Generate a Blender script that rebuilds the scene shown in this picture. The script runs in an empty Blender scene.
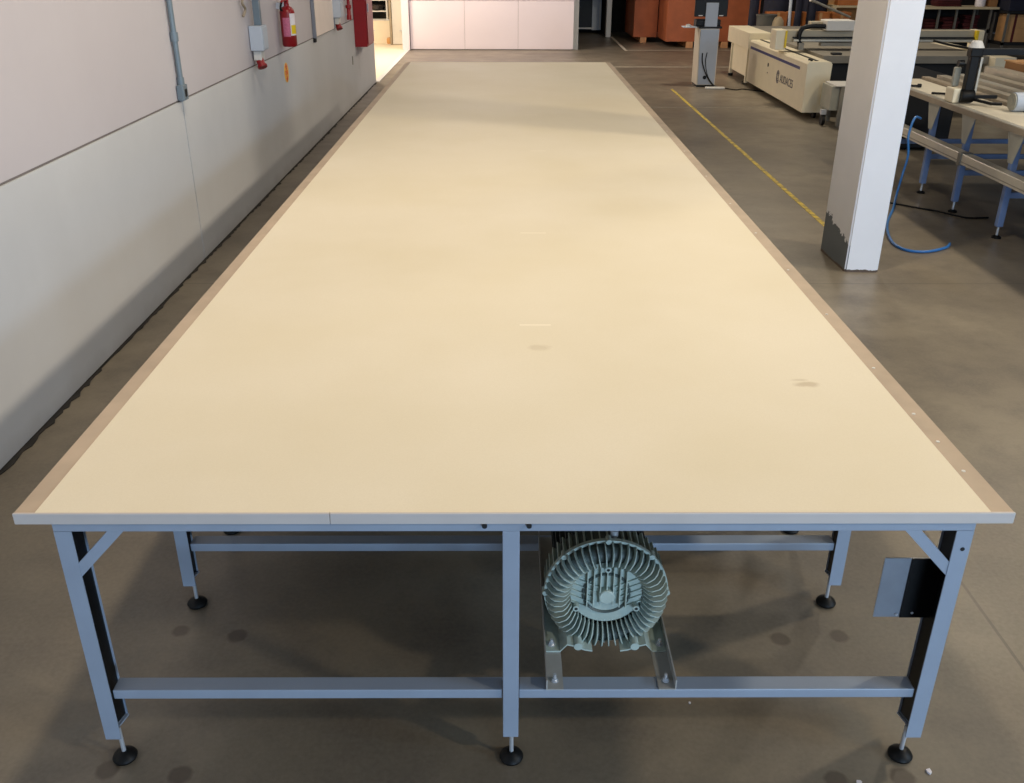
import bpy, bmesh, math, random
from mathutils import Vector, Matrix
random.seed(7)
S = bpy.context.scene
COL = S.collection
PI = math.pi

# ------------------------------------------------------------------ materials
def lin(c):
    if isinstance(c, str):
        c = [int(c[i:i+2], 16) / 255 for i in (0, 2, 4)]
    return tuple(x / 12.92 if x <= .04045 else ((x + .055) / 1.055) ** 2.4 for x in c)

class Nodes:
    def __init__(s, name):
        s.m = bpy.data.materials.new(name); s.m.use_nodes = True
        s.t = s.m.node_tree; s.b = s.t.nodes['Principled BSDF']
    def n(s, typ, **kw):
        o = s.t.nodes.new(typ)
        for k, v in kw.items(): setattr(o, k, v)
        return o
    def l(s, a, b): s.t.links.new(a, b)
    def math(s, op, a, b=None, clamp=False):
        o = s.n('ShaderNodeMath', operation=op, use_clamp=clamp)
        for i, v in enumerate((a, b)):
            if v is None: continue
            if isinstance(v, (int, float)): o.inputs[i].default_value = v
            else: s.l(v, o.inputs[i])
        return o.outputs[0]
    def mix(s, f, a, b):
        o = s.n('ShaderNodeMix', data_type='RGBA')
        for i, v in ((0, f), (6, a), (7, b)):
            if isinstance(v, (int, float)): o.inputs[i].default_value = v
            elif isinstance(v, tuple): o.inputs[i].default_value = (*v, 1)
            else: s.l(v, o.inputs[i])
        return o.outputs[2]
    def pos(s):
        g = s.n('ShaderNodeNewGeometry'); x = s.n('ShaderNodeSeparateXYZ')
        s.l(g.outputs['Position'], x.inputs[0]); return g, x.outputs
    def noise(s, scale, detail=3, rough=.55, vec=None):
        o = s.n('ShaderNodeTexNoise'); o.inputs['Scale'].default_value = scale
        o.inputs['Detail'].default_value = detail; o.inputs['Roughness'].default_value = rough
        if vec is None:
            vec = s.n('ShaderNodeNewGeometry').outputs['Position']
        s.l(vec, o.inputs['Vector']); return o.outputs[0]
    def ramp(s, f, lo, hi):
        o = s.n('ShaderNodeMapRange'); s.l(f, o.inputs[0])
        o.inputs[1].default_value = lo; o.inputs[2].default_value = hi; return o.outputs[0]
    def bump(s, h, strength=.2, dist=.01):
        o = s.n('ShaderNodeBump'); o.inputs['Strength'].default_value = strength
        o.inputs['Distance'].default_value = dist; s.l(h, o.inputs['Height']); s.l(o.outputs[0], s.b.inputs['Normal'])

def mat(name, c, rough=.5, metal=0, var=.06, scale=6, bump=0, spec=.5):
    k = Nodes(name); c = lin(c)
    f = k.noise(scale, 4)
    a = tuple(min(1, x * (1 - var * 2)) for x in c); b = tuple(min(1, x * (1 + var * 2)) for x in c)
    k.l(k.mix(k.ramp(f, .25, .75), a, b), k.b.inputs['Base Color'])
    k.b.inputs['Roughness'].default_value = rough; k.b.inputs['Metallic'].default_value = metal
    k.b.inputs['Specular IOR Level'].default_value = spec
    if bump: k.bump(k.noise(scale * 30, 2), bump)
    return k.m

M = {}
def mk(name, *a, **k): M[name] = mat(name, *a, **k)
mk('frame_paint', '8e99a9', .42, var=.03)
mk('border_board', 'b3a08a', .55, var=.07, scale=5)
mk('edge_strip', 'c0b8b3', .4, var=.02)
mk('steel', 'c8cbd0', .3, .5, .03)
mk('black_rubber', '0c0c0c', .5, var=.1, spec=.25)
mk('motor_grey', 'aab8b0', .45, 0, var=.06, scale=20)
mk('motor_gap_shade', '4f5956', .5, 0, var=.06)  # darker copy of motor grey: shade between fins and in the hub painted
mk('motor_dark', '4a4f4f', .5, 0.2, var=.06)
mk('bracket_steel', 'a3a29e', .4, .05, .08, 12)
mk('white_paint', 'd9d6d0', .5, var=.02)
mk('red_paint', '8e1019', .35, var=.05)
mk('red_dark', '960c14', .4, var=.05)
mk('grey_box', 'bcc4cf', .5, var=.02)
mk('conduit', '75838d', .45, .2, .05)
mk('board_cream', 'f6e8df', .55, var=.02)
mk('board_edge', '7e8390', .5)
mk('yellow', 'e3c31a', .45, var=.03)
mk('sticker_yellow', 'f2b94a', .5, var=.02)
mk('sticker_red', 'd8401c', .5, var=.02)
mk('label_white', 'e6dfe2', .5, var=.05, scale=40)
mk('label_pink', 'c46a86', .5, var=.12, scale=60)
mk('liner_black', '0b0c0e', .35, var=.1, spec=.3)
mk('black_plastic', '0e0e10', .45, var=.1, spec=.3)
mk('black_matte', '0b0b0d', .7, var=.1)
mk('rear_shade', '26221e', .9, var=.2, scale=2)
mk('machine_cream', 'e4d9bd', .4, var=.02)
mk('machine_grey', '8c877c', .6, var=.06)
mk('bed_felt', '827c70', .8, var=.06, scale=3)
mk('beam_beige', 'b6ab94', .45, var=.03)
mk('blue_stripe', '30326e', .45, var=.02)
mk('logo_ink', '55525c', .5, var=.02)
mk('aluminium', 'c4bfb2', .35, .4, .04)
mk('gusset', 'a3a296', .5, .2, .06)
mk('blue_leg', '6d84b0', .45, var=.05)
mk('table_dull', '8d8474', .6, var=.1)
mk('table_board', 'd8cfba', .6, var=.05)
mk('table_edge', '9c8e7a', .6, var=.08)
mk('wood_crate', 'a55a36', .6, var=.1, scale=3)
mk('wood_pale', 'c99468', .6, var=.1)
mk('cardboard', 'b98d5e', .75, var=.06)
mk('cardboard_dark', '93683d', .75, var=.06)
mk('navy', '15182b', .8, var=.15)
mk('orange_box', 'a8632e', .6, var=.12)
mk('profile_beige', 'a89f8e', .45, .1, .05)
mk('cream_plank', 'c9b894', .6, var=.06)
mk('rack_steel', '77746c', .45, .4, .06)
mk('red_cloth', '4c1517', .9, var=.2)
mk('kiosk_grey', 'a6aebb', .45, var=.02)
mk('kiosk_cream', 'd0c6b4', .45, var=.02)
mk('hose_blue', '2c6fb4', .4, var=.03)
mk('grey_bin', '55544f', .7, var=.1)
mk('sack', 'a8977c', .85, var=.1)
mk('pan_dark', '3b3636', .35, .5, .05)
mk('jar_orange', 'd9a060', .4, var=.05)
mk('room_cream', 'f0e2c8', .6, var=.02)
mk('line_dim', '7f776a', .7, var=.15, scale=9)
mk('line_white', 'c4bba9', .7, var=.15, scale=9)
mk('plate_steel', '8f97a3', .3, .4, .06, 9)

# painted yellow line, worn through
k = Nodes('worn_yellow_line'); g, p = k.pos()
f = k.ramp(k.noise(14, 6, .7), .42, .58)
k.l(k.mix(f, lin('8d7c48'), lin('cbb03e')), k.b.inputs['Base Color']); k.b.inputs['Roughness'].default_value = .7
M['line_yellow'] = k.m

# concrete floor
k = Nodes('concrete'); g, p = k.pos()
n1 = k.noise(.55, 5, .6); n2 = k.noise(2.6, 6, .65); n3 = k.noise(60, 3, .6)
c = k.mix(k.ramp(n1, .3, .7), lin('574f43'), lin('887d6a'))
c = k.mix(k.math('MULTIPLY', k.ramp(n2, .42, .68), .75), c, lin('5a5248'))
c = k.mix(k.math('MULTIPLY', k.ramp(n3, .3, .8), .25), c, lin('958a7a'))
# saw-cut joints
for axis, pitch, off in ((0, 6.3, 4.9), (1, 5.4, 1.9)):
    v = k.math('ABSOLUTE', k.math('SUBTRACT', k.math('MODULO', k.math('ADD', p[axis], 63 - off), pitch), pitch / 2))
    c = k.mix(k.math('MULTIPLY', k.math('LESS_THAN', v, .006), .5), c, lin('3c3832'))
# round marks where levelling feet used to stand
for sx, sy, r in ((-1.161, 2.614, .03), (-.954, 2.587, .034), (-.962, 1.976, .034), (-1.181, 1.995, .034),
                  (.965, 2.566, .034), (1.179, 2.581, .032), (1.164, 1.962, .036), (.966, 1.952, .034)):
    d = k.math('SQRT', k.math('ADD', k.math('POWER', k.math('SUBTRACT', p[0], sx), 2), k.math('POWER', k.math('SUBTRACT', p[1], sy), 2)))
    d = k.math('ADD', d, k.math('MULTIPLY', k.math('SUBTRACT', k.noise(30, 2), .5), .012))
    c = k.mix(k.math('MULTIPLY', k.math('SUBTRACT', 1.0, k.ramp(d, r - .006, r + .006)), .72), c, lin('463b30'))
k.l(c, k.b.inputs['Base Color'])
k.l(k.math('ADD', k.math('MULTIPLY', n2, .22), .29), k.b.inputs['Roughness'])
k.bump(n3, .05, .002)
M['floor'] = k.m

# felt table top
k = Nodes('cream_felt'); g, p = k.pos()
c = k.mix(k.ramp(k.noise(1.3, 3), .3, .7), lin('dfd4ba'), lin('e6dcc6'))
c = k.mix(k.math('MULTIPLY', k.ramp(k.noise(260, 2), .3, .75), .22), c, lin('cfc2a6'))
for sy, x0, x1 in ((9.83, .16, .3), (8.27, .16, .27), (6.7, .17, .28), (4.595, .07, .2), (3.323, .05, .17)):
    a = k.math('LESS_THAN', k.math('ABSOLUTE', k.math('SUBTRACT', p[1], sy)), .007)
    b = k.math('LESS_THAN', k.math('ABSOLUTE', k.math('SUBTRACT', p[0], (x0 + x1) / 2)), (x1 - x0) / 2)
    c = k.mix(k.math('MULTIPLY', k.math('MULTIPLY', a, b), .6), c, lin('f6ecd8'))
for sx, sy, rx, ry, s in ((1.0, 2.785, .05, .022, .4), (.985, 2.82, .03, .012, .25), (.121, 3.1, .045, .03, .22)):
    d = k.math('SQRT', k.math('ADD', k.math('POWER', k.math('DIVIDE', k.math('SUBTRACT', p[0], sx), rx), 2),
                              k.math('POWER', k.math('DIVIDE', k.math('SUBTRACT', p[1], sy), ry), 2)))
    d = k.math('ADD', d, k.math('SUBTRACT', k.noise(25, 2), .5))
    c = k.mix(k.math('MULTIPLY', k.math('SUBTRACT', 1.0, k.ramp(d, .5, 1.1)), s), c, lin('9c835c'))
k.l(c, k.b.inputs['Base Color']); k.b.inputs['Roughness'].default_value = .5
k.b.inputs['Specular IOR Level'].default_value = .3
k.bump(k.noise(300, 2), .12, .002)
M['felt'] = k.m

# wall plaster / panels
def wallmat(name, c1, c2, dirt):
    k = Nodes(name); g, p = k.pos()
    c = k.mix(k.ramp(k.noise(.8, 5, .6), .3, .7), lin(c1), lin(c2))
    low = k.math('SUBTRACT', 1.0, k.ramp(k.math('ADD', p[2], k.math('MULTIPLY', k.noise(5, 4), .12)), .05, .16))
    c = k.mix(k.math('MULTIPLY', low, .35), c, lin(dirt))
    k.l(c, k.b.inputs['Base Color']); k.b.inputs['Roughness'].default_value = .6
    k.bump(k.noise(18, 4), .06, .01)
    return k.m
M['wall_low'] = wallmat('wall_lower_paint', 'c4c4c5', 'cececf', '8c867e')
M['wall_up'] = wallmat('wall_upper_paint', 'c2bbbe', 'c8c2c5', '8c867e')
M['wall_pink'] = wallmat('partition_pink_white', 'e2d6da', 'e7dbdf', 'd0c0c0')
mk('joint_grey', '7d7570', .9, var=.1)
mk('gap_dark', '2a2724', .9, var=.3, scale=8)

# column paint: white with worn grey primer patch at the foot of the side facing the table
k = Nodes('column_paint'); g, p = k.pos()
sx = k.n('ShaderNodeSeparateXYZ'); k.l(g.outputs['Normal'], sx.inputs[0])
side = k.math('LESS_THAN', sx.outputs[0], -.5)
edge = k.math('ADD', .27, k.math('MULTIPLY', k.math('SUBTRACT', k.noise(16, 5, .7), .5), .22))
edge = k.math('ADD', edge, k.math('MULTIPLY', k.math('SUBTRACT', p[1], 6.95), .22))
patch = k.math('MULTIPLY', side, k.math('LESS_THAN', p[2], edge))
base = k.mix(k.ramp(k.noise(3, 4), .3, .7), lin('e6e6ea'), lin('ececf0'))
side_shade = k.mix(k.ramp(k.noise(2.2, 4), .3, .7), lin('d8d6d4'), lin('e0dedc'))  # table side darker than the front: difference in light put into the colour
base = k.mix(side, base, side_shade)
foot = k.math('LESS_THAN', p[2], k.math('MULTIPLY', k.noise(22, 4), .035))
c = k.mix(patch, base, lin('64696a')); c = k.mix(foot, c, lin('5a4a3e'))
k.l(c, k.b.inputs['Base Color']); k.b.inputs['Roughness'].default_value = .55
k.bump(k.noise(9, 4), .08, .01)
M['column'] = k.m

# ------------------------------------------------------------------ mesh builder
class MB:
    def __init__(s): s.bm = bmesh.new()
    def box(s, x0, x1, y0, y1, z0, z1, bev=0, mtx=None):
        r = bmesh.ops.create_cube(s.bm, size=1)['verts']
        bmesh.ops.scale(s.bm, vec=(abs(x1-x0), abs(y1-y0), abs(z1-z0)), verts=r)
        bmesh.ops.translate(s.bm, vec=((x0+x1)/2, (y0+y1)/2, (z0+z1)/2), verts=r)
        if bev:
            es = list({e for v in r for e in v.link_edges})
            o = bmesh.ops.bevel(s.bm, geom=es, offset=bev, segments=2, affect='EDGES', profile=.5)
            r = list({v for f in o['faces'] for v in f.verts} | {v for v in r if v.is_valid})
        if mtx: bmesh.ops.transform(s.bm, matrix=mtx, verts=r)
        return s
    def prism(s, pts, d, axis=1, a0=0):
        """extrude the polygon pts (2-D, in the plane across `axis`) from a0 to a0+d"""
        def mkv(p, t):
            q = list(p); q.insert(axis, t); return s.bm.verts.new(q)
        A = [mkv(p, a0) for p in pts]; B = [mkv(p, a0 + d) for p in pts]
        n = len(pts); fs = [s.bm.faces.new(A), s.bm.faces.new(B[::-1])]
        for i in range(n): fs.append(s.bm.faces.new((A[i], B[i], B[(i+1) % n], A[(i+1) % n])))
        bmesh.ops.recalc_face_normals(s.bm, faces=fs); return s
    def cyl(s, a, b, r0, r1=None, n=20, caps=True):
        a, b = Vector(a), Vector(b); r1 = r0 if r1 is None else r1
        o = bmesh.ops.create_cone(s.bm, cap_ends=caps, segments=n, radius1=r0, radius2=r1, depth=(b-a).length)
        q = (b-a).to_track_quat('Z', 'Y').to_matrix().to_4x4()
        bmesh.ops.transform(s.bm, matrix=Matrix.Translation((a+b)/2) @ q, verts=o['verts']); return s
    def lathe(s, prof, at=(0, 0, 0), axis='Z', n=32):
        """prof: list of (radius, height); revolved round axis"""
        rings = []
        for r, h in prof:
            ring = []
            for i in range(n):
                t = 2*PI*i/n; v = (r*math.cos(t), r*math.sin(t), h)
                if axis == 'Y': v = (v[0], v[2], v[1])
                if axis == 'X': v = (v[2], v[0], v[1])
                ring.append(s.bm.verts.new((v[0]+at[0], v[1]+at[1], v[2]+at[2])))
            rings.append(ring)
        fs = []
        for A, B in zip(rings, rings[1:]):
            for i in range(n): fs.append(s.bm.faces.new((A[i], A[(i+1) % n], B[(i+1) % n], B[i])))
        if prof[0][0] > 1e-6 and prof[0] != prof[-1]: fs.append(s.bm.faces.new(rings[0]))
        if prof[-1][0] > 1e-6 and prof[0] != prof[-1]: fs.append(s.bm.faces.new(rings[-1]))
        bmesh.ops.remove_doubles(s.bm, verts=[v for r in rings for v in r], dist=1e-6)
        s.bm.normal_update()
        bmesh.ops.recalc_face_normals(s.bm, faces=[f for f in fs if f.is_valid]); return s
    def tube(s, pts, r, n=8):
        P = [Vector(p) for p in pts]; rings = []
        for i, p in enumerate(P):
            t = (P[min(i+1, len(P)-1)] - P[max(i-1, 0)]).normalized()
            u = t.orthogonal().normalized() if i == 0 else (u - t*u.dot(t)).normalized()
            w = t.cross(u)
            rings.append([s.bm.verts.new(p + r*(math.cos(2*PI*j/n)*u + math.sin(2*PI*j/n)*w)) for j in range(n)])
        for A, B in zip(rings, rings[1:]):
            for j in range(n): s.bm.faces.new((A[j], A[(j+1) % n], B[(j+1) % n], B[j]))
        s.bm.faces.new(rings[0][::-1]); s.bm.faces.new(rings[-1]); return s
    def build(s, name, m, parent=None, smooth=False, pivot=None):
        me = bpy.data.meshes.new(name)
        bmesh.ops.recalc_face_normals(s.bm, faces=s.bm.faces)
        if pivot: bmesh.ops.translate(s.bm, vec=[-v for v in pivot], verts=s.bm.verts)
        s.bm.to_mesh(me); s.bm.free()
        o = bpy.data.objects.new(name, me); COL.objects.link(o)
        me.materials.append(M[m] if isinstance(m, str) else m)
        if pivot: o.location = pivot
        if smooth:
            for f in me.polygons: f.use_smooth = True
            try: me.set_sharp_from_angle(angle=math.radians(38))
            except Exception: pass
        if parent: o.parent = parent
        return o

def spline(pts, n=8):
    P = [Vector(p) for p in pts]; out = []
    for i in range(len(P)-1):
        a, b, c, d = P[max(i-1, 0)], P[i], P[i+1], P[min(i+2, len(P)-1)]
        for j in range(n):
            t = j/n
            out.append(.5*((2*b) + (c-a)*t + (2*a-5*b+4*c-d)*t*t + (3*b-a-3*c+d)*t**3))
    return out + [P[-1]]

def tag(o, label, cat, group=None):
    o['label'] = label; o['category'] = cat
    if group: o['group'] = group
    return o
def struct(o, label=None):
    o['kind'] = 'structure'
    if label: o['label'] = label
    return o
def thing(name, label, cat, loc=(0, 0, 0), rz=0, group=None):
    o = bpy.data.objects.new(name, None); COL.objects.link(o); o.location = loc; o.rotation_euler.z = rz
    o.empty_display_size = .1
    return tag(o, label, cat, group)
def copy_tree(o, parent=None):
    c = o.copy(); COL.objects.link(c)
    if parent: c.parent = parent
    for ch in list(o.children): copy_tree(ch, c)
    return c

def text_mesh(body, size, m, name, parent, mtx, extrude=.001):
    cu = bpy.data.curves.new('lettering', 'FONT'); cu.body = body; cu.size = size; cu.extrude = extrude
    cu.align_x = 'LEFT'
    t = bpy.data.objects.new('lettering', cu); COL.objects.link(t)
    dg = bpy.context.evaluated_depsgraph_get()
    me = bpy.data.meshes.new_from_object(t.evaluated_get(dg))
    bpy.data.objects.remove(t); me.materials.clear(); me.materials.append(M[m])
    o = bpy.data.objects.new(name, me); COL.objects.link(o); o.parent = parent; o.matrix_local = mtx
    return o

# ------------------------------------------------------------------ setting
WX = -2.346
struct(MB().box(-8, 14, -4, 31, -.2, 0).build('floor', 'floor'))
# left wall: lower slabs with seams, upper panels set back a little, dark joint behind them
b = MB()
for y0, y1 in ((-4, 6.95), (6.972, 15.6), (15.606, 17.46)):
    b.box(WX-.18, WX, y0, y1, .012, 1.192)
struct(b.build('wall_left', 'wall_low'))
b = MB()
for y0, y1 in ((-4, 12.0), (12.006, 17.46)):
    b.box(WX-.18, WX-.004, y0, y1, 1.206, 5.0)
struct(b.build('wall_left_upper', 'wall_up'))
struct(MB().box(WX-.17, WX-.012, -4, 17.44, 0, 5).build('trim_1', 'joint_grey'))
# ragged dark gap along the foot of the wall
b = MB(); y = -1.0; A = []; B = []
while y < 17.45:
    w = .004 + .022*random.random()**2 + .012*abs(math.sin(y*1.9)*math.sin(y*.83+1))
    A.append((WX-.01, y)); B.append((WX + w, y)); y += .025 + .05*random.random()
b.prism(A + B[::-1], .004, 2, .0005)
struct(b.build('wall_gap_left', 'gap_dark'))
# pink-white partition across the end
b = MB()
for x0, x1 in ((-2.26, -.988), (-.982, .268), (.274, 1.57)):
    b.box(x0, x1, 23.3, 23.45, .02, 1.075); b.box(x0, x1, 23.31, 23.45, 1.085, 4.5)
struct(b.build('wall_back', 'wall_pink'))
struct(MB().box(-2.26, 1.57, 23.33, 23.44, 0, 4.5).build('trim_2', 'machine_grey'))
struct(MB().box(-2.45, -2.275, 23.2, 23.5, 0, 4.5, .01).build('trim_3', 'wall_pink'))
# bright side room beyond the end of the left wall
struct(MB().box(-6.2, WX, 17.5, 27.0, -.02, .006).build('floor_side_room', 'room_cream'))
struct(MB().box(WX-.04, WX+.05, 17.5, 23.2, 0, .012).build('trim_4', 'white_paint'))
struct(MB().box(-6.2, -2.3, 26.6, 26.75, 0, 4.5).build('wall_side_room', 'room_cream'))
struct(MB().box(-6.3, -6.2, 17.3, 26.75, 0, 4.5).build('wall_side_room_left', 'room_cream'))
struct(MB().box(-6.3, WX-.19, 17.3, 17.44, 0, 4.5).build('wall_side_room_near', 'room_cream'))
struct(MB().box(-2.4, -2.3, 23.5, 26.7, 0, 4.5).build('wall_side_room_right', 'room_cream'))
d = struct(MB().box(-2.82, -2.42, 24.5, 24.54, .02, 2.1, .004).build('door_1', 'white_paint'))
MB().box(-2.88, -2.83, 24.46, 24.58, 0, 2.15, .004).build('door_frame', 'table_edge', d)
MB().cyl((-2.62, 24.49, .34), (-2.62, 24.42, .34), .012).cyl((-2.64, 24.42, .34), (-2.5, 24.42, .34), .012).build('door_handle', 'steel', d, True)
# unlit rear wall, its shade put into a dark colour; recess with white posts
struct(MB().box(1.4, 16, 28.6, 28.8, 0, 5).build('wall_rear', 'rear_shade'))
struct(MB().box(1.58, 1.7, 23.46, 28.6, 0, 5).build('wall_recess_left', 'white_paint'))
struct(MB().box(1.7, 1.83, 27.1, 27.25, 0, 4, .006).build('trim_5', 'white_paint'))
struct(MB().box(2.7, 2.83, 26.9, 27.15, 0, 4, .006).build('trim_6', 'white_paint'))
struct(MB().box(2.72, 2.8, 27.16, 28.6, 0, 4).build('wall_recess_right', 'rear_shade'))
struct(MB().box(1.83, 2.7, 27.1, 27.25, 1.12, 4).build('trim_7', 'machine_grey'))
# column
b = MB().prism([(2.545, 6.667), (2.792, 6.656), (2.80, 7.245), (2.532, 7.23)], 6.0, 2, 0)
bmesh.ops.bevel(b.bm, geom=[e for e in b.bm.edges if abs(e.verts[0].co.z - e.verts[1].co.z) > 1], offset=.012, segments=2, affect='EDGES')
struct(b.build('column', 'column'))
# floor markings
struct(MB().prism([(2.825, 16.6), (2.871, 16.6), (2.824, 7.9), (2.776, 7.9)], .002, 2, .0005).build('floor_marking', 'line_yellow'))
for pts in ([(2.83, 27.0), (2.89, 27.0), (2.86, 23.2), (2.79, 23.2)], [(2.79, 23.35), (9, 23.45), (9, 23.39), (2.79, 23.29)],
            [(1.75, 19.93), (9, 19.98), (9, 19.93), (1.75, 19.88)], [(1.33, 14.62), (4.6, 14.65), (4.6, 14.61), (1.33, 14.58)]):
    struct(MB().prism(pts, .002, 2, .0005).build('floor_marking', 'line_dim' if pts[0][1] < 16 else 'line_white'))

# ------------------------------------------------------------------ the long table
TX0, TX1, TY0, TY1, TZ = -1.264, 1.3095, 2.007, 12.36, .8904
t = thing('spreading_table', 'very long cream topped work table on pale blue steel legs filling the hall', 'table', (0, TY0, 0))
def rel(o): o.location.y -= TY0; return o
rel(MB().box(TX0+.054, TX1-.06, TY0+.006, TY1, TZ-.026, TZ, 0).build('top_panel', 'felt', t))
for x0, x1 in ((TX0, TX0+.0535), (TX1-.0595, TX1)):
    bd = rel(MB().box(x0, x1, TY0+.006, TY1, TZ-.026, TZ-.001, .001).build('border_board', 'border_board', t))
    if x0 > 0:
        for yy in (2.22, 2.39, 2.57, 2.92, 3.44, 4.0, 4.6, 5.2, 5.9, 6.7, 7.5):
            MB().cyl((1.27, yy, TZ-.002), (1.27, yy, TZ+.0006), .0055, n=12).build('screw', 'white_paint', bd)
bd['label'] = 'brown board strip with small white screw heads along the right side'
rel(MB().box(TX0, -.4545, TY0-.003, TY0+.005, TZ-.031, TZ+.0015, .002).build('edge_strip', 'edge_strip', t))
rel(MB().box(-.4535, TX1, TY0-.003, TY0+.005, TZ-.031, TZ+.0015, .002).build('edge_strip', 'edge_strip', t))
ROWS = [2.012, 2.733, 3.212, 3.933, 4.412, 5.133, 5.612, 6.333, 6.812, 7.533, 8.012, 8.733, 9.212, 9.933, 10.412, 11.133, 11.612, 12.25]

def leg_side(s):
    """channel leg, open towards the table's middle; s=-1 left, +1 right"""
    m = MB(); xo = 1.174 if s < 0 else 1.2185; w = .045; d = .135; lip = .010; zt = .832; th = .004
    def X(a): return s*a
    # front flange, back flange, web
    m.box(X(xo-w), X(xo), 0, th, .105, zt)
    m.box(X(xo-lip), X(xo), d-th, d, .068, zt)
    m.prism([(th, .108), (d-th, .072), (d-th, zt), (th, zt)], th, 0, X(xo) if s < 0 else X(xo)-th)
    # slanted foot plate
    m.prism([(th, .105), (th, .111), (d-.001, .074), (d-.001, .068)], lip*1.3, 0, -xo if s < 0 else xo-lip*1.3)
    return m
def foot(x, y):
    f = MB().lathe([(0, .002), (.034, .002), (.036, .009), (.031, .018), (.016, .027), (.011, .03), (0, .03)], (x, y, 0), n=24)
    return f
proto = {}
for ri, ry in enumerate(ROWS):
    for key in ('left', 'right', 'mid'):
        if key == 'mid' and ri % 2: continue
        if key not in proto:
            if key == 'mid':
                lg = MB().box(-.011, .034, 0, .04, .110, .832, .002).build('leg', 'frame_paint', t)
                fx, fy = .014, .026
            else:
                s = -1 if key == 'left' else 1
                lg = leg_side(s).build('leg', 'frame_paint', t); fx, fy = (-1.146 if s < 0 else 1.187), .03
                if s > 0: MB().cyl((1.199, -.001, .775), (1.199, .002, .775), .006, n=12).build('bolt_hole', 'black_matte', lg)
            if key != 'mid':
                ix = -1.170 if s < 0 else 1.2125
                MB().prism([(.006, .116), (.129, .08), (.129, .825), (.006, .825)], .002, 0, ix).build('black_liner', 'liner_black', lg)  # thin black sheet over the inside of the leg web
            MB().cyl((fx, fy, .028), (fx, fy, .122), .0065, n=12).build('threaded_rod', 'steel', lg, True)
            foot(fx, fy).build('levelling_foot', 'black_rubber', lg, True)
            lg.location.y = ry - TY0; proto[key] = lg
        else:
            lg = copy_tree(proto[key], t); lg.location.y = ry - TY0
    # cross rails and top rails
    zl = .249
    if ri % 2 == 0:
        for x0, x1 in ((-1.128, -.012), (.035, 1.173)):
            o = MB().box(x0, x1, .012, .066, zl, .281, .003).build('cross_rail', 'frame_paint', t); o.location.y = ry - TY0
    else:
        o = MB().box(-1.128, 1.173, .012, .066, zl, .281, .003).build('cross_rail', 'frame_paint', t); o.location.y = ry - TY0
    o = MB().box(-1.175, 1.2195, .0005, .05, .832, .8635, .002).build('top_rail', 'frame_paint', t); o.location.y = ry - TY0
    if ri in (0, len(ROWS)-1):
        for s in (-1, 1):
            m = MB(); e = 0 if s < 0 else .045; pts = [(s*1.133+e, .728), (s*1.133+e, .684), (s*.994+e, .832), (s*1.036+e, .832)]
            o = m.prism(pts, .012, 1, .002).build('corner_brace', 'frame_paint', t); o.location.y = ry - TY0
for s in (-1, 1):
    rel(MB().box(s*1.10+.02, s*1.15+.02, TY0+.06, TY1-.1, .833, .864).build('side_rail', 'frame_paint', t))
for x in (-.057, .058):
    MB().cyl((x, -.004, .853), (x, .001, .853), .007, n=10).build('bolt_head', 'black_matte', t)
pl = MB().box(1.048, 1.2145, .099, .102, .475, .678).build('switch_plate', 'plate_steel', t)
for bx, bz in ((1.112, .486), (1.155, .492)):
    MB().cyl((bx, .0935, bz), (bx, .0995, bz), .004, n=10).build('screw', 'steel', pl)
MB().box(1.122, 1.2105, .095, .0985, .475, .678).build('black_cover', 'liner_black', pl)
pl['label'] = 'square bare steel plate on the inside of the right leg'

# ------------------------------------------------------------------ side-channel blower and its carrying angles
for s, xo in ((1, .113), (-1, .486)):
    a = thing('support_angle', 'steel angle bar under the left foot of the grey blower' if s > 0 else 'steel angle bar under the right foot of the grey blower', 'bracket', (xo, 2.022, .2815), 0, 'angle bars carrying the blower')
    m = MB().box(0, s*.05, 0, .76, 0, .004); m.box(0, s*.004, 0, .76, .004, .036)
    m.build('bar', 'bracket_steel', a)
    bx = s*.026
    m = MB().cyl((bx, .035, .004), (bx, .035, .007), .011, n=20).cyl((bx, .035, .007), (bx, .035, .014), .008, n=6).cyl((bx, .035, .014), (bx, .035, .028), .0045, n=12)
    m.build('bolt', 'steel', a)
BX, BY, BZ = .2997, 2.205, .446
bl = thing('ring_blower', 'grey green finned side channel blower standing under the table', 'blower', (BX, BY, .286))
def bz(z): return z - .286
R0, R1 = .183, .112   # outer and inner radius of the finned ring
cz = BZ - .286
# ring housing: smooth toroidal channel, fins on it
rm = (R0+R1)/2; rr = .027
prof = [(R1, .07)]
for i in range(13):
    a = PI * (1 - i/12); prof.append((rm + .8*rr*math.cos(a)*1.1, .042 - .022*math.sin(a)))
prof += [(R0-.012, .06), (R0-.012, .15), (R1, .15), (R1, .07)]
hs = MB().lathe(prof, (0, 0, cz), 'Y', 72).build('ring_housing', 'motor_gap_shade', bl, True)
m = MB()
for i in range(48):
    a = 2*PI*(i+.5)/48; c, s = math.cos(a), math.sin(a)
    prof2 = [(R1-.004, .062), (R1-.002, .03), (R1+.012, .006), (rm-.012, -.004), (rm+.012, -.003), (R0-.012, .008), (R0, .03), (R0+.002, .06), (R0-.014, .062)]
    th = .0016
    A = [m.bm.verts.new((r*c - th*s, y, cz + r*s + th*c)) for r, y in prof2]
    B = [m.bm.verts.new((r*c + th*s, y, cz + r*s - th*c)) for r, y in prof2]
    m.bm.faces.new(A); m.bm.faces.new(B[::-1])
    for j in range(len(A)): m.bm.faces.new((A[j], B[j], B[(j+1) % len(A)], A[(j+1) % len(A)]))
m.build('ring_fins', 'motor_grey', bl)
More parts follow.
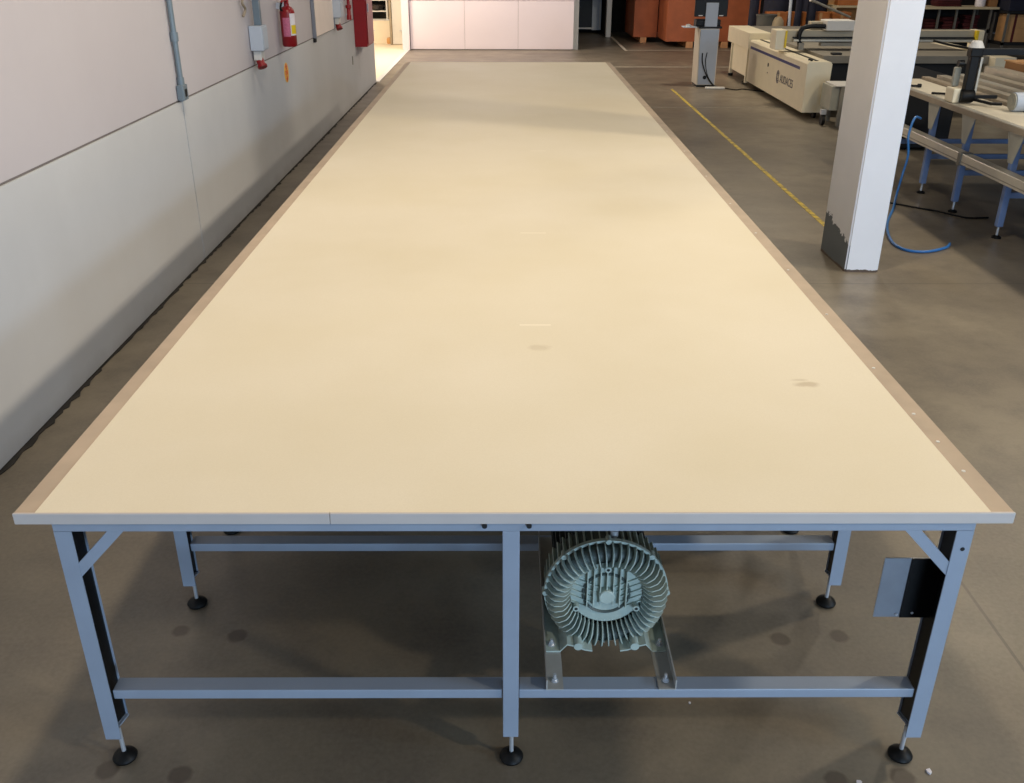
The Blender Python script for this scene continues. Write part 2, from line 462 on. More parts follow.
# outer rim band with lugs, rear half of ring with straight fins
rim = MB().lathe([(R0-.004, .052), (R0+.004, .052), (R0+.004, .066), (R0-.004, .066), (R0-.004, .052)], (0, 0, cz), 'Y', 72).build('joint_rim', 'motor_grey', bl, True)
m = MB()
for i in range(48):
    a = 2*PI*i/48
    m.box(R0-.02, R0+.001, .068, .152, -.0018, .0018, 0, Matrix.Translation((0, 0, cz)) @ Matrix.Rotation(-a, 4, 'Y'))
m.build('rear_fins', 'motor_grey', bl)
for i in range(8):
    a = 2*PI*(i+.0)/8 + PI/2*0
    x, z = (R0+.001)*math.cos(a), cz + (R0+.001)*math.sin(a)
    if z < .01: z += .004
    MB().cyl((x, .046, z), (x, .074, z), .0085, n=14).build('rim_lug', 'motor_grey', rim, True)
# recessed centre dish and hub with ribs
MB().lathe([(R1+.003, .05), (R1-.004, .05), (.104, .09), (.0, .10)], (0, 0, cz), 'Y', 48).build('centre_dish', 'motor_grey', bl, True)
hub = MB().lathe([(.074, .098), (.074, .046), (.070, .042), (.066, .046), (.066, .088), (0, .088)], (0, 0, cz), 'Y', 48).build('hub', 'motor_gap_shade', bl, True)
m = MB()
for i in range(-3, 4):          # upright ribs above and across the hub
    x = i*.0195
    m.box(x-.0016, x+.0016, .03, .09, cz-.028-.006*abs(i), cz+math.sqrt(R1**2-x*x)-.004)
for s in (-1, 1):               # slanted ribs left and right
    for j in range(5):
        mt = Matrix.Translation((0, 0, cz)) @ Matrix.Rotation(s*math.radians(-24), 4, 'Y')
        z = -.068 + j*.02
        L = math.sqrt(max(R1**2 - z*z, 0)) - .004
        x0, x1 = (.03, L) if s > 0 else (-L, -.03)
        m.box(x0, x1, .044, .094, z-.0016, z+.0016, 0, mt)
m.build('hub_ribs', 'motor_grey', hub)
MB().lathe([(0, .024), (.021, .024), (.0235, .027), (.0235, .088)], (0, 0, cz), 'Y', 32).build('hub_cap', 'motor_grey', hub, True)
for a in (90, 205, 335):
    a = math.radians(a); x, z = (R1-.012)*math.cos(a), cz + (R1-.012)*math.sin(a)
    bo = MB().cyl((x, .026, z), (x, .07, z), .010, n=20).build('screw_boss', 'motor_grey', bl, True)
    MB().cyl((x, .0252, z), (x, .028, z), .0048, n=14).build('screw_hole', 'black_matte', bo)
# motor behind the ring, cooling fins, outlet box, terminal box
MB().lathe([(0, .152), (.13, .152), (.13, .40), (.135, .41), (.135, .47), (.11, .49), (0, .49)], (0, 0, cz), 'Y', 40).build('motor_body', 'motor_dark', bl, True)
m = MB()
for i in range(36):
    m.box(.128, .152, .17, .39, -.002, .002, 0, Matrix.Translation((0, 0, cz)) @ Matrix.Rotation(-2*PI*i/36, 4, 'Y'))
m.build('motor_fins', 'motor_dark', bl)
MB().box(-.085, .085, .20, .34, cz+.14, cz+.205, .008).build('terminal_box', 'motor_dark', bl)
MB().lathe([(0, .0), (.012, 0), (.012, .02), (.006, .022), (.006, .034), (0, .034)], (.02, .09, cz+R0-.004), 'Z', 16).build('lifting_eye', 'steel', bl, True)
for s in (-1, 1):
    xs = [(.181, 0), (.139, 0), (.118, .026), (.095, .020), (.065, .006), (.042, .002)]
    top = [(s*x, z+.005) for x, z in xs]; bot = [(s*x, z) for x, z in xs]
    bk = MB().prism(bot + top[::-1], .23, 1, -.03).build('foot_bracket', 'motor_grey', bl)
    x = s*.164
    MB().cyl((x, .0, .005), (x, .0, .008), .012, n=20).cyl((x, 0, .008), (x, 0, .017), .0085, n=6).cyl((x, 0, .017), (x, 0, .024), .0045, n=10).build('bolt', 'steel', bk)
    x = s*.085
    MB().cyl((x, -.032, .022), (x, .05, .022), .013, n=18).build('foot_boss', 'motor_grey', bk, True)
    MB().box(s*.06, s*.12, .154, .195, .012, cz-.05).build('support_web', 'motor_grey', bl)

# ------------------------------------------------------------------ things on the left wall
c = thing('conduit', 'grey vertical cable conduit ending in a socket box on the near left wall', 'conduit', (WX, 6.92, 1.2))
MB().cyl((.024, 0, .13), (.024, 0, 2.6), .019, n=16).build('pipe', 'conduit', c, True)
MB().cyl((.024, 0, .40), (.024, 0, .46), .027, n=16).build('coupling', 'conduit', c, True)
MB().cyl((.024, 0, .105), (.024, 0, .16), .025, n=16).build('coupling', 'conduit', c, True)
bx = MB().box(.0, .05, -.05, .05, .005, .11, .006).build('socket_box', 'conduit', c)
MB().box(.05, .053, -.02, .02, .03, .08).build('socket_face', 'black_plastic', bx)

def elbox(name, y, z0, z1, w, label, mname, dep=.12):
    e = thing(name, label, 'electrical box', (WX, y, z0))
    bd = MB().box(0, dep, -w/2, w/2, 0, z1-z0, .008).build('enclosure', mname, e)
    MB().box(dep, dep+.006, -w/2+.015, w/2-.015, .015, z1-z0-.015, .003).build('cover', mname, e)
    MB().box(.04, .1, -.03, .03, z1-z0, 2.4, .004).build('cable_trunking', 'conduit', e)
    MB().box(.012, .085, -w*.32, w*.32, -.085, 0, .006).build('socket_base', 'white_paint', e)
    m = MB().cyl((.05, -.02, -.07), (.08, -.05, -.135), .036, n=20)
    sk = m.build('power_socket', 'red_paint', e, True)
    MB().cyl((.077, -.047, -.13), (.084, -.054, -.147), .046, .044, n=20).build('socket_collar', 'red_paint', sk, True)
    return e
elbox('distribution_box', 9.12, 1.335, 1.55, .2, 'pale grey electrical box with red power socket, left of the fire extinguisher', 'grey_box')
elbox('distribution_box', 13.52, 1.34, 1.62, .24, 'bluish grey electrical box with red power socket, between cream board and red pipe', 'grey_box')
tag(MB().tube(spline([(WX+.03, 8.94, 2.2), (WX+.035, 8.88, 1.86), (WX+.03, 8.80, 1.76), (WX+.03, 8.88, 1.7), (WX+.012, 8.85, 1.64)]), .012).build('loose_wire', 'table_edge', None, True),
    'short loose bent wire on the wall above the left electrical box', 'wire')

ex = thing('fire_extinguisher', 'red fire extinguisher with white and yellow labels hung on the left wall', 'fire extinguisher', (-2.25, 10.25, 1.265))
MB().lathe([(0, 0), (.066, 0), (.075, .012), (.076, .325), (.069, .355), (.05, .378), (.026, .388), (.026, .41), (0, .41)], n=40).build('cylinder', 'red_paint', ex, True)
def lab(a0, a1, z0, z1, r, name, mm):
    m = MB(); n = 12; pts = []
    for rad in (r, r+.001):
        row = [(rad*math.cos(a0+(a1-a0)*i/n), rad*math.sin(a0+(a1-a0)*i/n)) for i in range(n+1)]
        pts += row if rad == r else row[::-1]
    return m.prism(pts, z1-z0, 2, z0).build(name, mm, ex, True)
A = math.radians
lab(A(-62), A(-5), .11, .32, .0765, 'white_label', 'label_white')
lab(A(-120), A(-64), .10, .28, .0765, 'instruction_label', 'label_pink')
lab(A(-55), A(-8), .125, .21, .0777, 'yellow_label', 'yellow')
MB().box(-.022, .022, -.022, .022, .41, .46, .006).build('valve', 'red_dark', ex)
MB().box(-.012, .012, -.13, .03, .46, .475, .003, Matrix.Rotation(A(10), 4, 'X')).box(-.012, .012, -.11, .02, .437, .45, .003).build('lever', 'red_dark', ex)
MB().tube(spline([(0, -.02, .435), (-.01, -.08, .46), (-.02, -.14, .42), (-.03, -.14, .37), (-.03, -.09, .35)]), .011).build('hose', 'black_rubber', ex, True)
MB().box(-.111, -.02, -.02, .02, .36, .42).build('wall_hook', 'steel', ex)

sg = thing('round_sticker', 'yellow round sticker with red arrows below the fire extinguisher', 'sticker', (WX, 10.38, .99))
MB().cyl((.0005, 0, 0), (.003, 0, 0), .1, n=40).build('disc', 'sticker_yellow', sg)
m = MB()
for z in (.055, -.055):
    m.prism([(-.05, z), (.0, z + (.036 if z > 0 else -.036)), (.05, z)], .001, 0, .003)
    m.box(.003, .004, -.022, .022, z - (.025 if z > 0 else -.025), z)
m.build('arrow_mark', 'sticker_red', sg)
m = MB()
for i in range(3): m.box(.003, .004, -.055, -.006, -.022+i*.016, -.010+i*.016); m.box(.003, .004, .006, .055, -.022+i*.016, -.010+i*.016)
m.build('printed_lines', 'sticker_red', sg)

bd = thing('wall_board', 'tall cream board standing on the wall ledge right of the extinguisher', 'board', (WX, 12.72, 1.2))
MB().box(0, .022, -.66, .68, .004, 2.4, .003).build('panel', 'board_cream', bd)
MB().box(0, .035, -.72, -.662, -.01, 2.4, .003).build('frame_edge', 'board_edge', bd)
MB().box(0, .03, -.74, -.66, -.05, .0, .003).build('corner_clip', 'black_matte', bd)
MB().box(0, .03, .682, .72, .0, 2.4, .003).build('frame_edge', 'board_edge', bd)

rp = thing('hydrant_pipe', 'thin red pipe with valve fitting on the wall left of the red cabinet', 'pipe', (WX+.05, 14.55, 1.24))
MB().cyl((0, 0, .2), (0, 0, 2.4), .022, n=14).build('pipe', 'red_dark', rp, True)
MB().lathe([(0, 0), (.034, 0), (.034, .06), (.028, .07), (.028, .15), (.04, .16), (.04, .2), (0, .2)], n=18).build('valve_fitting', 'red_dark', rp, True)
MB().box(-.05, 0, -.012, .012, .3, .33).box(-.05, 0, -.012, .012, .05, .08).build('pipe_clip', 'steel', rp)

hc = thing('fire_hose_cabinet', 'tall dark red fire hose cabinet fixed to the end of the left wall', 'cabinet', (WX, 15.28, .80))
MB().box(0, .19, 0, .72, 0, 1.1, .004).build('body', 'red_dark', hc)
dr = MB().box(.191, .205, .03, .69, .03, 1.07, .004).build('door', 'red_paint', hc)
MB().box(.205, .225, .08, .10, .5, .62, .004).build('handle', 'steel', dr)
MB().box(.0, .006, -.4, -.34, -.22, -.1).build('wall_slot', 'machine_grey', hc)

# ------------------------------------------------------------------ inside the bright side room
ct = thing('low_cabinet', 'cream low cabinet with open dark shelves above, inside the bright side room', 'cabinet', (-3.3, 24.9, 0))
MB().box(-1.0, .44, 0, .5, .006, .54, .004).build('body', 'room_cream', ct)
MB().box(-1.02, .46, -.02, .52, .54, .565, .003).build('worktop', 'white_paint', ct)
MB().box(-1.0, .44, .48, .5, .565, 2.0).build('back_panel', 'black_matte', ct)
MB().box(-1.0, .30, .02, .48, .74, .765).build('shelf', 'white_paint', ct)
MB().box(-1.0, .30, .02, .48, 1.0, 1.025).build('shelf', 'white_paint', ct)
MB().box(.30, .34, .0, .48, .565, 2.0).build('upright', 'white_paint', ct)
MB().box(-.08, .0, -.012, 0, .30, .315).build('drawer_pull', 'steel', ct)
pn = thing('cooking_pot', 'dark grey round pot on the white shelf in the side room', 'pot', (-3.25, 25.1, .7665))
MB().lathe([(0, 0), (.11, 0), (.145, .03), (.15, .12), (.156, .122), (.156, .13), (.142, .13), (.138, .035), (0, .012)], n=36).build('bowl', 'pan_dark', pn, True)
MB().cyl((-.2, 0, .1), (-.145, 0, .1), .012).cyl((.145, 0, .1), (.2, 0, .1), .012).build('side_handle', 'pan_dark', pn, True)
jr = thing('storage_jar', 'pale orange jar left of the dark pot on the white shelf', 'jar', (-3.56, 25.1, .7665))
MB().lathe([(0, 0), (.06, 0), (.07, .01), (.07, .12), (.05, .15), (.05, .16), (0, .16)], n=28).build('body', 'jar_orange', jr, True)
MB().lathe([(0, .16), (.055, .16), (.055, .19), (0, .19)], n=28).build('lid', 'cream_plank', jr, True)
ob = tag(MB().lathe([(0, 0), (.06, 0), (.075, .02), (.08, .1), (.06, .14), (.02, .15), (0, .15)], (-2.93, 24.78, .007), n=24).build('small_bag', 'jar_orange', None, True),
         'small orange bag on the bright floor beside the cream low cabinet', 'bag')

# ------------------------------------------------------------------ the dark recess
fr = thing('upright_freezer', 'pale grey upright appliance with black glass front in the dark recess', 'freezer', (2.3, 28.0, 0))
MB().box(.1, .36, .02, .5, .09, 1.5, .01).build('body', 'grey_box', fr)
MB().box(-.38, .1, .06, .5, .09, 1.5, .006).build('glass_front', 'black_plastic', fr)
MB().box(-.3, .14, .0, .06, .12, .16, .004).build('bottom_strip', 'white_paint', fr)
MB().box(.3, .34, .0, .02, .12, 1.4, .004).build('door_edge', 'white_paint', fr)
for x in (-.33, .31):
    for y in (.1, .45): MB().cyl((x, y, 0), (x, y, .09), .02).build('foot', 'black_plastic', fr)

# ------------------------------------------------------------------ orange plywood crates
def crate(x0, x1, y0, y1, label, zb, skids):
    c = thing('plywood_crate', label, 'crate', ((x0+x1)/2, y0, 0), 0, 'plywood crates against the rear wall')
    ox = (x0+x1)/2
    bm_ = MB().box(x0-ox, x1-ox, 0, y1-y0, zb, 2.1, .006)
    body = bm_.build('body', 'wood_crate', c)
    for sx in skids: MB().box(sx-.08-ox, sx+.08-ox, -.01, y1-y0-.05, .0, zb-.001, .004).build('skid', 'wood_pale', c)
    m = MB()
    for zz in (1.15, 1.9): m.box(x1-ox-.3, x1-ox-.22, -.014, 0, zz-.06, zz+.06, .002)
    m.build('clip', 'steel', body)
    return c
crate(3.24, 3.84, 25.3, 27.2, 'orange plywood crate on skids, next to the dark recess', .13, (3.5,))
crate(3.86, 6.08, 23.95, 25.3, 'large orange plywood crate on skids standing behind the operator console', .14, (4.45, 5.3, 5.9))

# ------------------------------------------------------------------ operator console
kx, ky = 3.47, 16.92
kc = thing('operator_console', 'grey and cream machine operator console seen from behind beside the cutting machine', 'console', (kx, ky, 0))
def tap(m, xa0, xa1, xb0, xb1, y0, y1, ys, z0, z1):
    v = [m.bm.verts.new(p) for p in ((xa0, y0, z0), (xa1, y0, z0), (xa1, y1, z0), (xa0, y1, z0), (xb0, y0+ys, z1), (xb1, y0+ys, z1), (xb1, y1, z1), (xb0, y1, z1))]
    for f in ((0, 1, 2, 3), (7, 6, 5, 4), (0, 4, 5, 1), (1, 5, 6, 2), (2, 6, 7, 3), (3, 7, 4, 0)): m.bm.faces.new([v[i] for i in f])
    return m
MB().box(-.14, .17, .02, .46, 0, .035).build('plinth', 'black_plastic', kc)
tap(MB(), -.15, .17, -.16, .175, 0, .48, .03, .035, .95).build('pedestal', 'kiosk_cream', kc)
bp = tap(MB(), -.13, .155, -.15, .16, -.006, 0.002, .03, .045, .94).build('back_panel', 'kiosk_grey', kc)
MB().box(-.07, .04, .004, .02, .575, .625).build('vent', 'black_plastic', bp)
MB().cyl((-.02, -.01, .16), (-.02, .01, .16), .032, n=16).build('cable_gland', 'black_plastic', bp)
MB().box(-.19, .215, .02, .5, .955, .985, .006).build('keyboard_tray', 'black_plastic', kc)
MB().box(-.22, .2, .10, .34, .985, 1.09, .012).build('keyboard', 'black_plastic', kc)
MB().box(-.44, -.2, .06, .3, .962, .978, .006).build('mouse_shelf', 'grey_box', kc)
MB().lathe([(0, 0), (.05, 0), (.045, .025), (.02, .038), (0, .04)], (-.34, .16, .978), n=20).build('mouse', 'white_paint', kc, True)
MB().box(-.085, .125, .03, .05, .95, 1.36, .004).build('monitor_arm', 'kiosk_grey', kc)
mn = MB().box(-.27, .29, .06, .10, 1.14, 1.58, .01).build('monitor', 'black_plastic', kc)
MB().box(-.2, -.13, .056, .06, 1.15, 1.165).box(.15, .22, .056, .06, 1.15, 1.165).build('monitor_ports', 'white_paint', mn)
MB().tube(spline([(-.09, .0, .56), (-.08, -.03, .40), (.0, -.06, .2), (.1, -.12, .06), (.22, -.2, .013)]), .010).build('power_cable', 'black_rubber', kc, True)
MB().tube(spline([(-.01, .0, .57), (-.03, -.03, .42), (.02, -.05, .2), (.13, -.12, .05), (.26, -.2, .012)]), .007).build('data_cable', 'black_rubber', kc, True)
tag(MB().box(3.43, 3.76, 16.62, 16.70, .002, .035, .006).build('power_strip', 'white_paint'), 'white power strip on the floor at the foot of the console', 'power strip')
tag(MB().tube(spline([(3.76, 16.66, .015), (3.92, 16.5, .01), (4.05, 16.6, .01), (4.2, 16.45, .01), (4.4, 16.3, .01), (4.6, 16.5, .01)]), .008).build('floor_lead', 'black_rubber', None, True),
    'black cord running over the floor from power strip to cutting machine', 'cord')

# ------------------------------------------------------------------ CNC fabric cutting machine
ang = math.atan2(.03, 3.42)
cm = thing('cutting_machine', 'long cream automatic fabric cutting machine with blue stripe and moving gantry', 'cutting machine', (4.2, 13.6, 0), -ang)
# local: x to the right, y along the machine
sc_ = MB()
sc_.prism([(.0, .085), (.33, .085), (.345, .74), (.325, .765), (.022, .765), (.0, .735)], 3.5, 1, 0)
side = sc_.build('side_cover', 'machine_cream', cm)
MB().prism([(.7, .655), (3.45, .655), (3.45, .69), (.7, .69)], .004, 0, -.004).build('blue_stripe', 'blue_stripe', side) if 0 else None
MB().box(-.004, .001, .35, 3.42, .628, .668).build('side_stripe', 'blue_stripe', side)
MB().box(.15, .19, .15, 3.45, .765, .772).build('guide_slot', 'black_plastic', side)
MB().cyl((-.006, 2.12, .50), (.0, 2.12, .50), .03, n=16).build('lock', 'black_plastic', side)
MB().cyl((-.004, 2.12, .38), (.0, 2.12, .38), .012, n=12).build('lock_hole', 'black_plastic', side)
for yy in (.14, .24): MB().cyl((.09, yy, .765), (.09, yy, .785), .02, n=12).build('button', 'black_plastic', side)
# lettering and emblem on the side, reading towards the near end
mt = Matrix.Translation((-.003, 1.33, .335)) @ Matrix(((0, 0, -1, 0), (-1, 0, 0, 0), (0, 1, 0, 0), (0, 0, 0, 1)))
text_mesh('AUDACES', .165, 'logo_ink', 'lettering', side, mt)
m = MB()
for r, s0, s1 in ((.085, 30, 330), (.058, 200, 510), (.03, 20, 330)):
    pts = [(r*math.cos(A(s0+(s1-s0)*i/20)), r*1.15*math.sin(A(s0+(s1-s0)*i/20))) for i in range(21)]
    pts2 = [(x*.72, z*.78) for x, z in pts][::-1]
    m.prism([(-x+1.47, z+.395) for x, z in pts+pts2], .003, 0, -.003)
m.build('emblem', 'logo_ink', side)
MB().box(-.02, .36, 3.52, 5.25, .6, .87, .006).build('end_cover', 'machine_cream', cm)
MB().box(.03, .34, 3.6, 5.0, .13, .598).build('lower_panel', 'machine_cream', cm)
for yy in (4.95, 3.65): MB().box(.0, .05, yy-.03, yy+.03, .03, .6).build('leg', 'machine_cream', cm)
for yy in (4.95, 3.75): MB().cyl((.03, yy, 0), (.03, yy, .05), .045, n=16).build('foot', 'black_rubber', cm)
MB().box(.36, 2.75, .5, 6.1, .70, .80).build('bed', 'bed_felt', cm)
MB().box(.37, 2.72, .62, 6.0, .12, .70).build('base', 'black_matte', cm)
MB().box(2.75, 3.05, .3, 5.2, .12, .80, .01).build('far_side_cover', 'machine_cream', cm)
for x, yy in ((.2, .08), (.15, 3.2), (2.6, .8), (2.6, 5.2), (.5, 5.2), (2.9, .6)):
    w = MB().cyl((x-.02, yy, .07), (x+.02, yy, .07), .069, n=24).build('caster', 'black_rubber', cm, True)
    MB().box(x-.03, x+.03, yy-.03, yy+.03, .09, .12).build('caster_fork', 'steel', w)
# gantry
ga = MB().box(.05, 2.95, 1.42, 1.62, .905, 1.075, .006).build('gantry_beam', 'beam_beige', cm)
ga['label'] = 'beige gantry beam across the cutting bed'
MB().box(-.13, .03, 1.36, 1.68, .80, 1.08, .008).build('gantry_end', 'machine_cream', ga)
MB().box(2.93, 3.02, 1.36, 1.68, .80, 1.08, .008).build('gantry_end', 'machine_cream', ga)
MB().box(.005, .035, 1.335, 1.36, .83, 1.07, .004).build('yellow_guard', 'yellow', ga)
MB().box(2.89, 2.93, 1.345, 1.42, .85, 1.08, .004).build('yellow_guard', 'yellow', ga)
MB().box(.14, 2.88, 1.34, 1.42, .92, .95, .004).build('front_rail', 'aluminium', ga)
MB().box(.14, 2.88, 1.36, 1.42, .965, .985).build('black_rail', 'black_matte', ga)  # black rail above the aluminium front rail
MB().box(.55, 1.15, 1.30, 1.42, .86, .905).box(.22, .3, 1.32, 1.42, .80, .9).build('cutting_head_base', 'machine_grey', ga)
MB().tube(spline([(.25, 1.37, .88), (.22, 1.37, 1.0), (.26, 1.37, 1.10), (.38, 1.37, 1.135), (.6, 1.37, 1.135)]), .035, 10).build('cable_chain', 'black_plastic', ga, True)
MB().box(.6, 1.03, 1.30, 1.66, 1.076, 1.22, .012).build('carriage_cover', 'white_paint', ga)
MB().box(.42, .599, 1.50, 1.68, 1.076, 1.19, .01).build('carriage_motor_cover', 'beam_beige', ga)
MB().box(.52, .66, .6, .72, .80, .83, .01).build('cable_guide', 'black_plastic', cm)

ec = thing('black_box', 'plain black box on the floor behind the right table legs', 'case', (4.74, 11.3, 0))  # plain black box added for the dark mass under the right table
MB().box(0, .56, 0, 1.3, .03, .80, .015).build('body', 'black_matte', ec)
MB().box(-.01, .57, -.01, 1.31, .80, .83, .01).build('lid', 'black_plastic', ec)
for x in (.08, .48):
    for yy in (.1, 1.2): MB().cyl((x, yy, 0), (x, yy, .03), .03, n=14).build('foot', 'black_rubber', ec)

# small stand at the near end of the cutting machine
ss = thing('roller_stand', 'small grey stand with white rim between the cutting machine and the column', 'stand', (4.55, 12.95, 0))
MB().box(-.12, .5, 0, .5, .52, .535, .003).build('top', 'white_paint', ss)
MB().box(-.16, .48, .06, .48, .2, .519, .01).build('skirt', 'gusset', ss)
m = MB().cyl((-.235, .12, .072), (-.195, .12, .072), .07, n=24).build('caster', 'black_rubber', ss, True)
MB().box(-.25, -.18, .09, .15, .145, .21).build('caster_fork', 'steel', m)
for x, yy in ((-.03, .015), (.45, .015), (-.03, .44), (.45, .44)): MB().box(x-.022, x+.022, yy-.01, yy+.03, 0, .519).build('leg', 'machine_grey', ss)

# ------------------------------------------------------------------ right hand machine table
rt = thing('machine_table', 'long work table with grey gusset plates on blue legs at the right edge', 'table', (4.08, 8.43, 0))
sl = 0.0
def tz(y): return .914 - sl*(y - 8.43)
def slab(name, x0, x1, y0, y1, d0, d1, mm, par=rt):
    v = [(y0-8.43, tz(y0)+d0), (y1-8.43, tz(y1)+d0), (y1-8.43, tz(y1)+d1), (y0-8.43, tz(y0)+d1)]
    return MB().prism(v, x1-x0, 0, x0-4.08).build(name, mm, par)
slab('top', 4.085, 5.9, 5.5, 10.6, -.02, 0, 'table_dull')
slab('cream_board', 4.125, 4.50, 5.5, 10.55, .0, .004, 'table_board')
slab('raised_ledge', 4.52, 4.60, 5.5, 10.55, .0, .03, 'table_edge')
slab('edge_rail', 4.07, 4.10, 5.5, 10.6, -.05, -.004, 'table_edge')
slab('edge_lip', 4.075, 4.12, 5.5, 10.6, -.004, .004, 'aluminium')
for yy in (6.8, 7.58, 8.43, 9.16, 9.95):
    h = tz(yy) - .05
    lg = MB().box(4.12-4.08-.022, 4.12-4.08+.03, yy-8.43-.025, yy-8.43+.025, .10, h, .003).build('leg', 'blue_leg', rt)
    MB().prism([(yy-8.43-.13, h), (yy-8.43+.13, h), (yy-8.43+.035, h-.24), (yy-8.43-.035, h-.24)], .006, 0, .012).build('gusset_plate', 'gusset', lg)
    MB().cyl((.045, yy-8.43, .02), (.045, yy-8.43, .11), .01, n=10).build('threaded_rod', 'steel', lg)
    MB().lathe([(0, 0), (.04, 0), (.04, .012), (.015, .025), (0, .025)], (.045, yy-8.43, 0), n=20).build('levelling_foot', 'black_rubber', lg, True)
    MB().box(.07, 1.75, yy-8.43-.02, yy-8.43+.02, .34, .385).build('cross_rail', 'blue_leg', rt)
    lg2 = MB().box(1.72, 1.77, yy-8.43-.025, yy-8.43+.025, .10, h, .003).build('leg', 'blue_leg', rt)
    MB().cyl((1.745, yy-8.43, 0), (1.745, yy-8.43, .11), .012, n=10).build('threaded_rod', 'steel', lg2)
ar = thing('aluminium_rail', 'long aluminium profile rail fixed along the blue legs of the right table', 'rail', (3.98, 8.2, .5))
MB().box(-.02, .076, -2.8, -.05, .0, .088, .004).box(-.02, .076, -.03, 2.0, .0, .088, .004).build('profile', 'aluminium', ar)
MB().box(-.023, -.019, -2.8, 2.0, .02, .028).build('profile_slot', 'machine_grey', ar)
MB().box(-.03, .08, -.07, -.01, -.012, .096, .003).build('joint_clamp', 'rack_steel', ar)

# spreading gantry on the right table
sgn = thing('spreader_gantry', 'black upright and cross bar with white cap standing on the right table', 'gantry', (4.2, 8.80, tz(8.8)+.0055))
MB().box(-.03, .045, -.04, .04, .03, .42, .008).build('upright', 'black_plastic', sgn)
MB().box(.055, .075, -.045, .045, .04, .40, .003).build('upright_strip', 'aluminium', sgn)
MB().box(-.045, .065, -.05, .05, .40, .48, .012).build('corner_block', 'black_plastic', sgn)
MB().lathe([(0, .06), (.035, .058), (.045, .05), (.07, .0), (0, .0)], (.01, 0, .48), n=24).build('warning_cap', 'white_paint', sgn, True)
MB().box(.05, 1.6, -.035, .035, .415, .475, .006).build('cross_bar', 'black_plastic', sgn)
MB().lathe([(0, -.06), (.055, -.06), (.06, -.05), (.06, .05), (.055, .06), (0, .06)], (.0, -.02, .065), 'X', 24).build('drive_wheel', 'black_rubber', sgn, True)
MB().box(-.12, -.045, -.02, .16, .0, .13, .015).build('cream_cover', 'machine_cream', sgn)
MB().box(-.09, -.03, .1, .15, .13, .30, .012).build('bracket', 'gusset', sgn)
MB().cyl((-.06, .03, .34), (-.11, .03, .34), .03, n=14).build('knob', 'black_plastic', sgn, True)
MB().tube(spline([(-.04, .05, .47), (-.12, .2, .48), (-.2, .42, .50)]), .01).build('cable', 'black_rubber', sgn, True)
MB().box(.05, .27, -.06, -.03, .045, .075, .004).build('lower_bar', 'black_plastic', sgn)
MB().tube([(.05, -.06, .04), (.13, -.25, .03), (.215, -.27, .03)], .014).build('lower_link', 'black_plastic', sgn)

# a fabric roll end, profiles, boxes and tools on the right table
rl = thing('paper_roll', 'short grey white roll on the cream board at the right border of the picture', 'roll', (4.398, 8.32, tz(8.32)+.085))
MB().cyl((0, 0, 0), (.118, 0, 0), .08, n=32).build('roll', 'grey_box', rl, True)
MB().cyl((-.012, 0, 0), (0, 0, 0), .072, n=32).cyl((-.016, 0, 0), (-.012, 0, 0), .03, n=20).build('core', 'gusset', rl, True)
lbl = ['pale long profile bar lying nearest the table edge', 'second long profile bar on the table from its edge', 'third long profile bar on the table, ending furthest forward',
       'raised pale profile bar with open brown end resting behind the others']
for i, (x, y0, y1, w, h) in enumerate(((4.66, 7.2, 10.5, .10, .05), (4.82, 7.0, 10.45, .10, .07), (4.98, 6.9, 10.4, .11, .09), (5.16, 6.8, 10.5, .14, .14))):
    o = slab('profile_bar', x, x+w, y0, y1, .001, h, 'aluminium' if i % 2 else 'profile_beige', None)
    o.location = (4.08, 8.43, 0); tag(o, lbl[i], 'profile bar', 'profile bars lying on the right table')
cb = thing('cardboard_box', 'brown open cardboard box behind the black cross bar on the right table', 'box', (5.78, 10.1, tz(10.1)+.006))
MB().box(-.46, .7, -.25, .3, .012, .20, .004).build('body', 'cardboard_dark', cb)
MB().box(-.47, .71, -.26, -.05, .20, .212).box(-.47, .71, .1, .31, .20, .212).build('flap', 'cardboard', cb)
wb = tag(slab('wooden_block', 4.98, 5.35, 8.9, 9.25, .142, .18, 'wood_pale', None), 'orange brown wooden block lying on the profile bars', 'block'); wb.location = (4.08, 8.43, 0)
for nm, x, y, L, a, lab_ in (('hand_tool', 4.24, 9.28, .26, 1.15, 'black hand tool on the white table board left of the upright'), ('hand_tool', 4.18, 9.85, .10, 1.3, 'small black tool on the white table board beside the column')):
    h = thing(nm, lab_, 'tool', (x, y, tz(y)+.006), a - PI/2)
    MB().box(-L/2, L*.1, -.012, .012, .004, .024, .004).build('handle', 'black_plastic', h)
    MB().box(L*.1, L/2, -.022, .022, .002, .035, .006).build('head', 'black_matte', h)

# hose on the floor by the column
tag(MB().tube(spline([(3.94, 9.05, .74), (3.84, 8.95, .76), (3.79, 8.9, .61), (3.82, 8.9, .42), (3.80, 8.9, .24), (3.76, 8.86, .04), (3.6, 8.5, .012), (3.34, 7.95, .012), (3.19, 7.45, .012), (3.21, 7.2, .012), (3.36, 7.15, .012), (3.56, 7.26, .012), (3.64, 7.37, .012)]), .011).build('air_hose', 'hose_blue', None, True),
    'blue air hose hanging from the right table and curling over the floor', 'hose')
tag(MB().tube(spline([(3.5, 8.9, .008), (3.8, 8.6, .008), (4.0, 8.4, .008), (4.15, 8.2, .008), (4.35, 8.2, .008)]), .008).build('floor_cable', 'black_rubber', None, True),
    'thin black cable on the floor under the right table', 'cable')

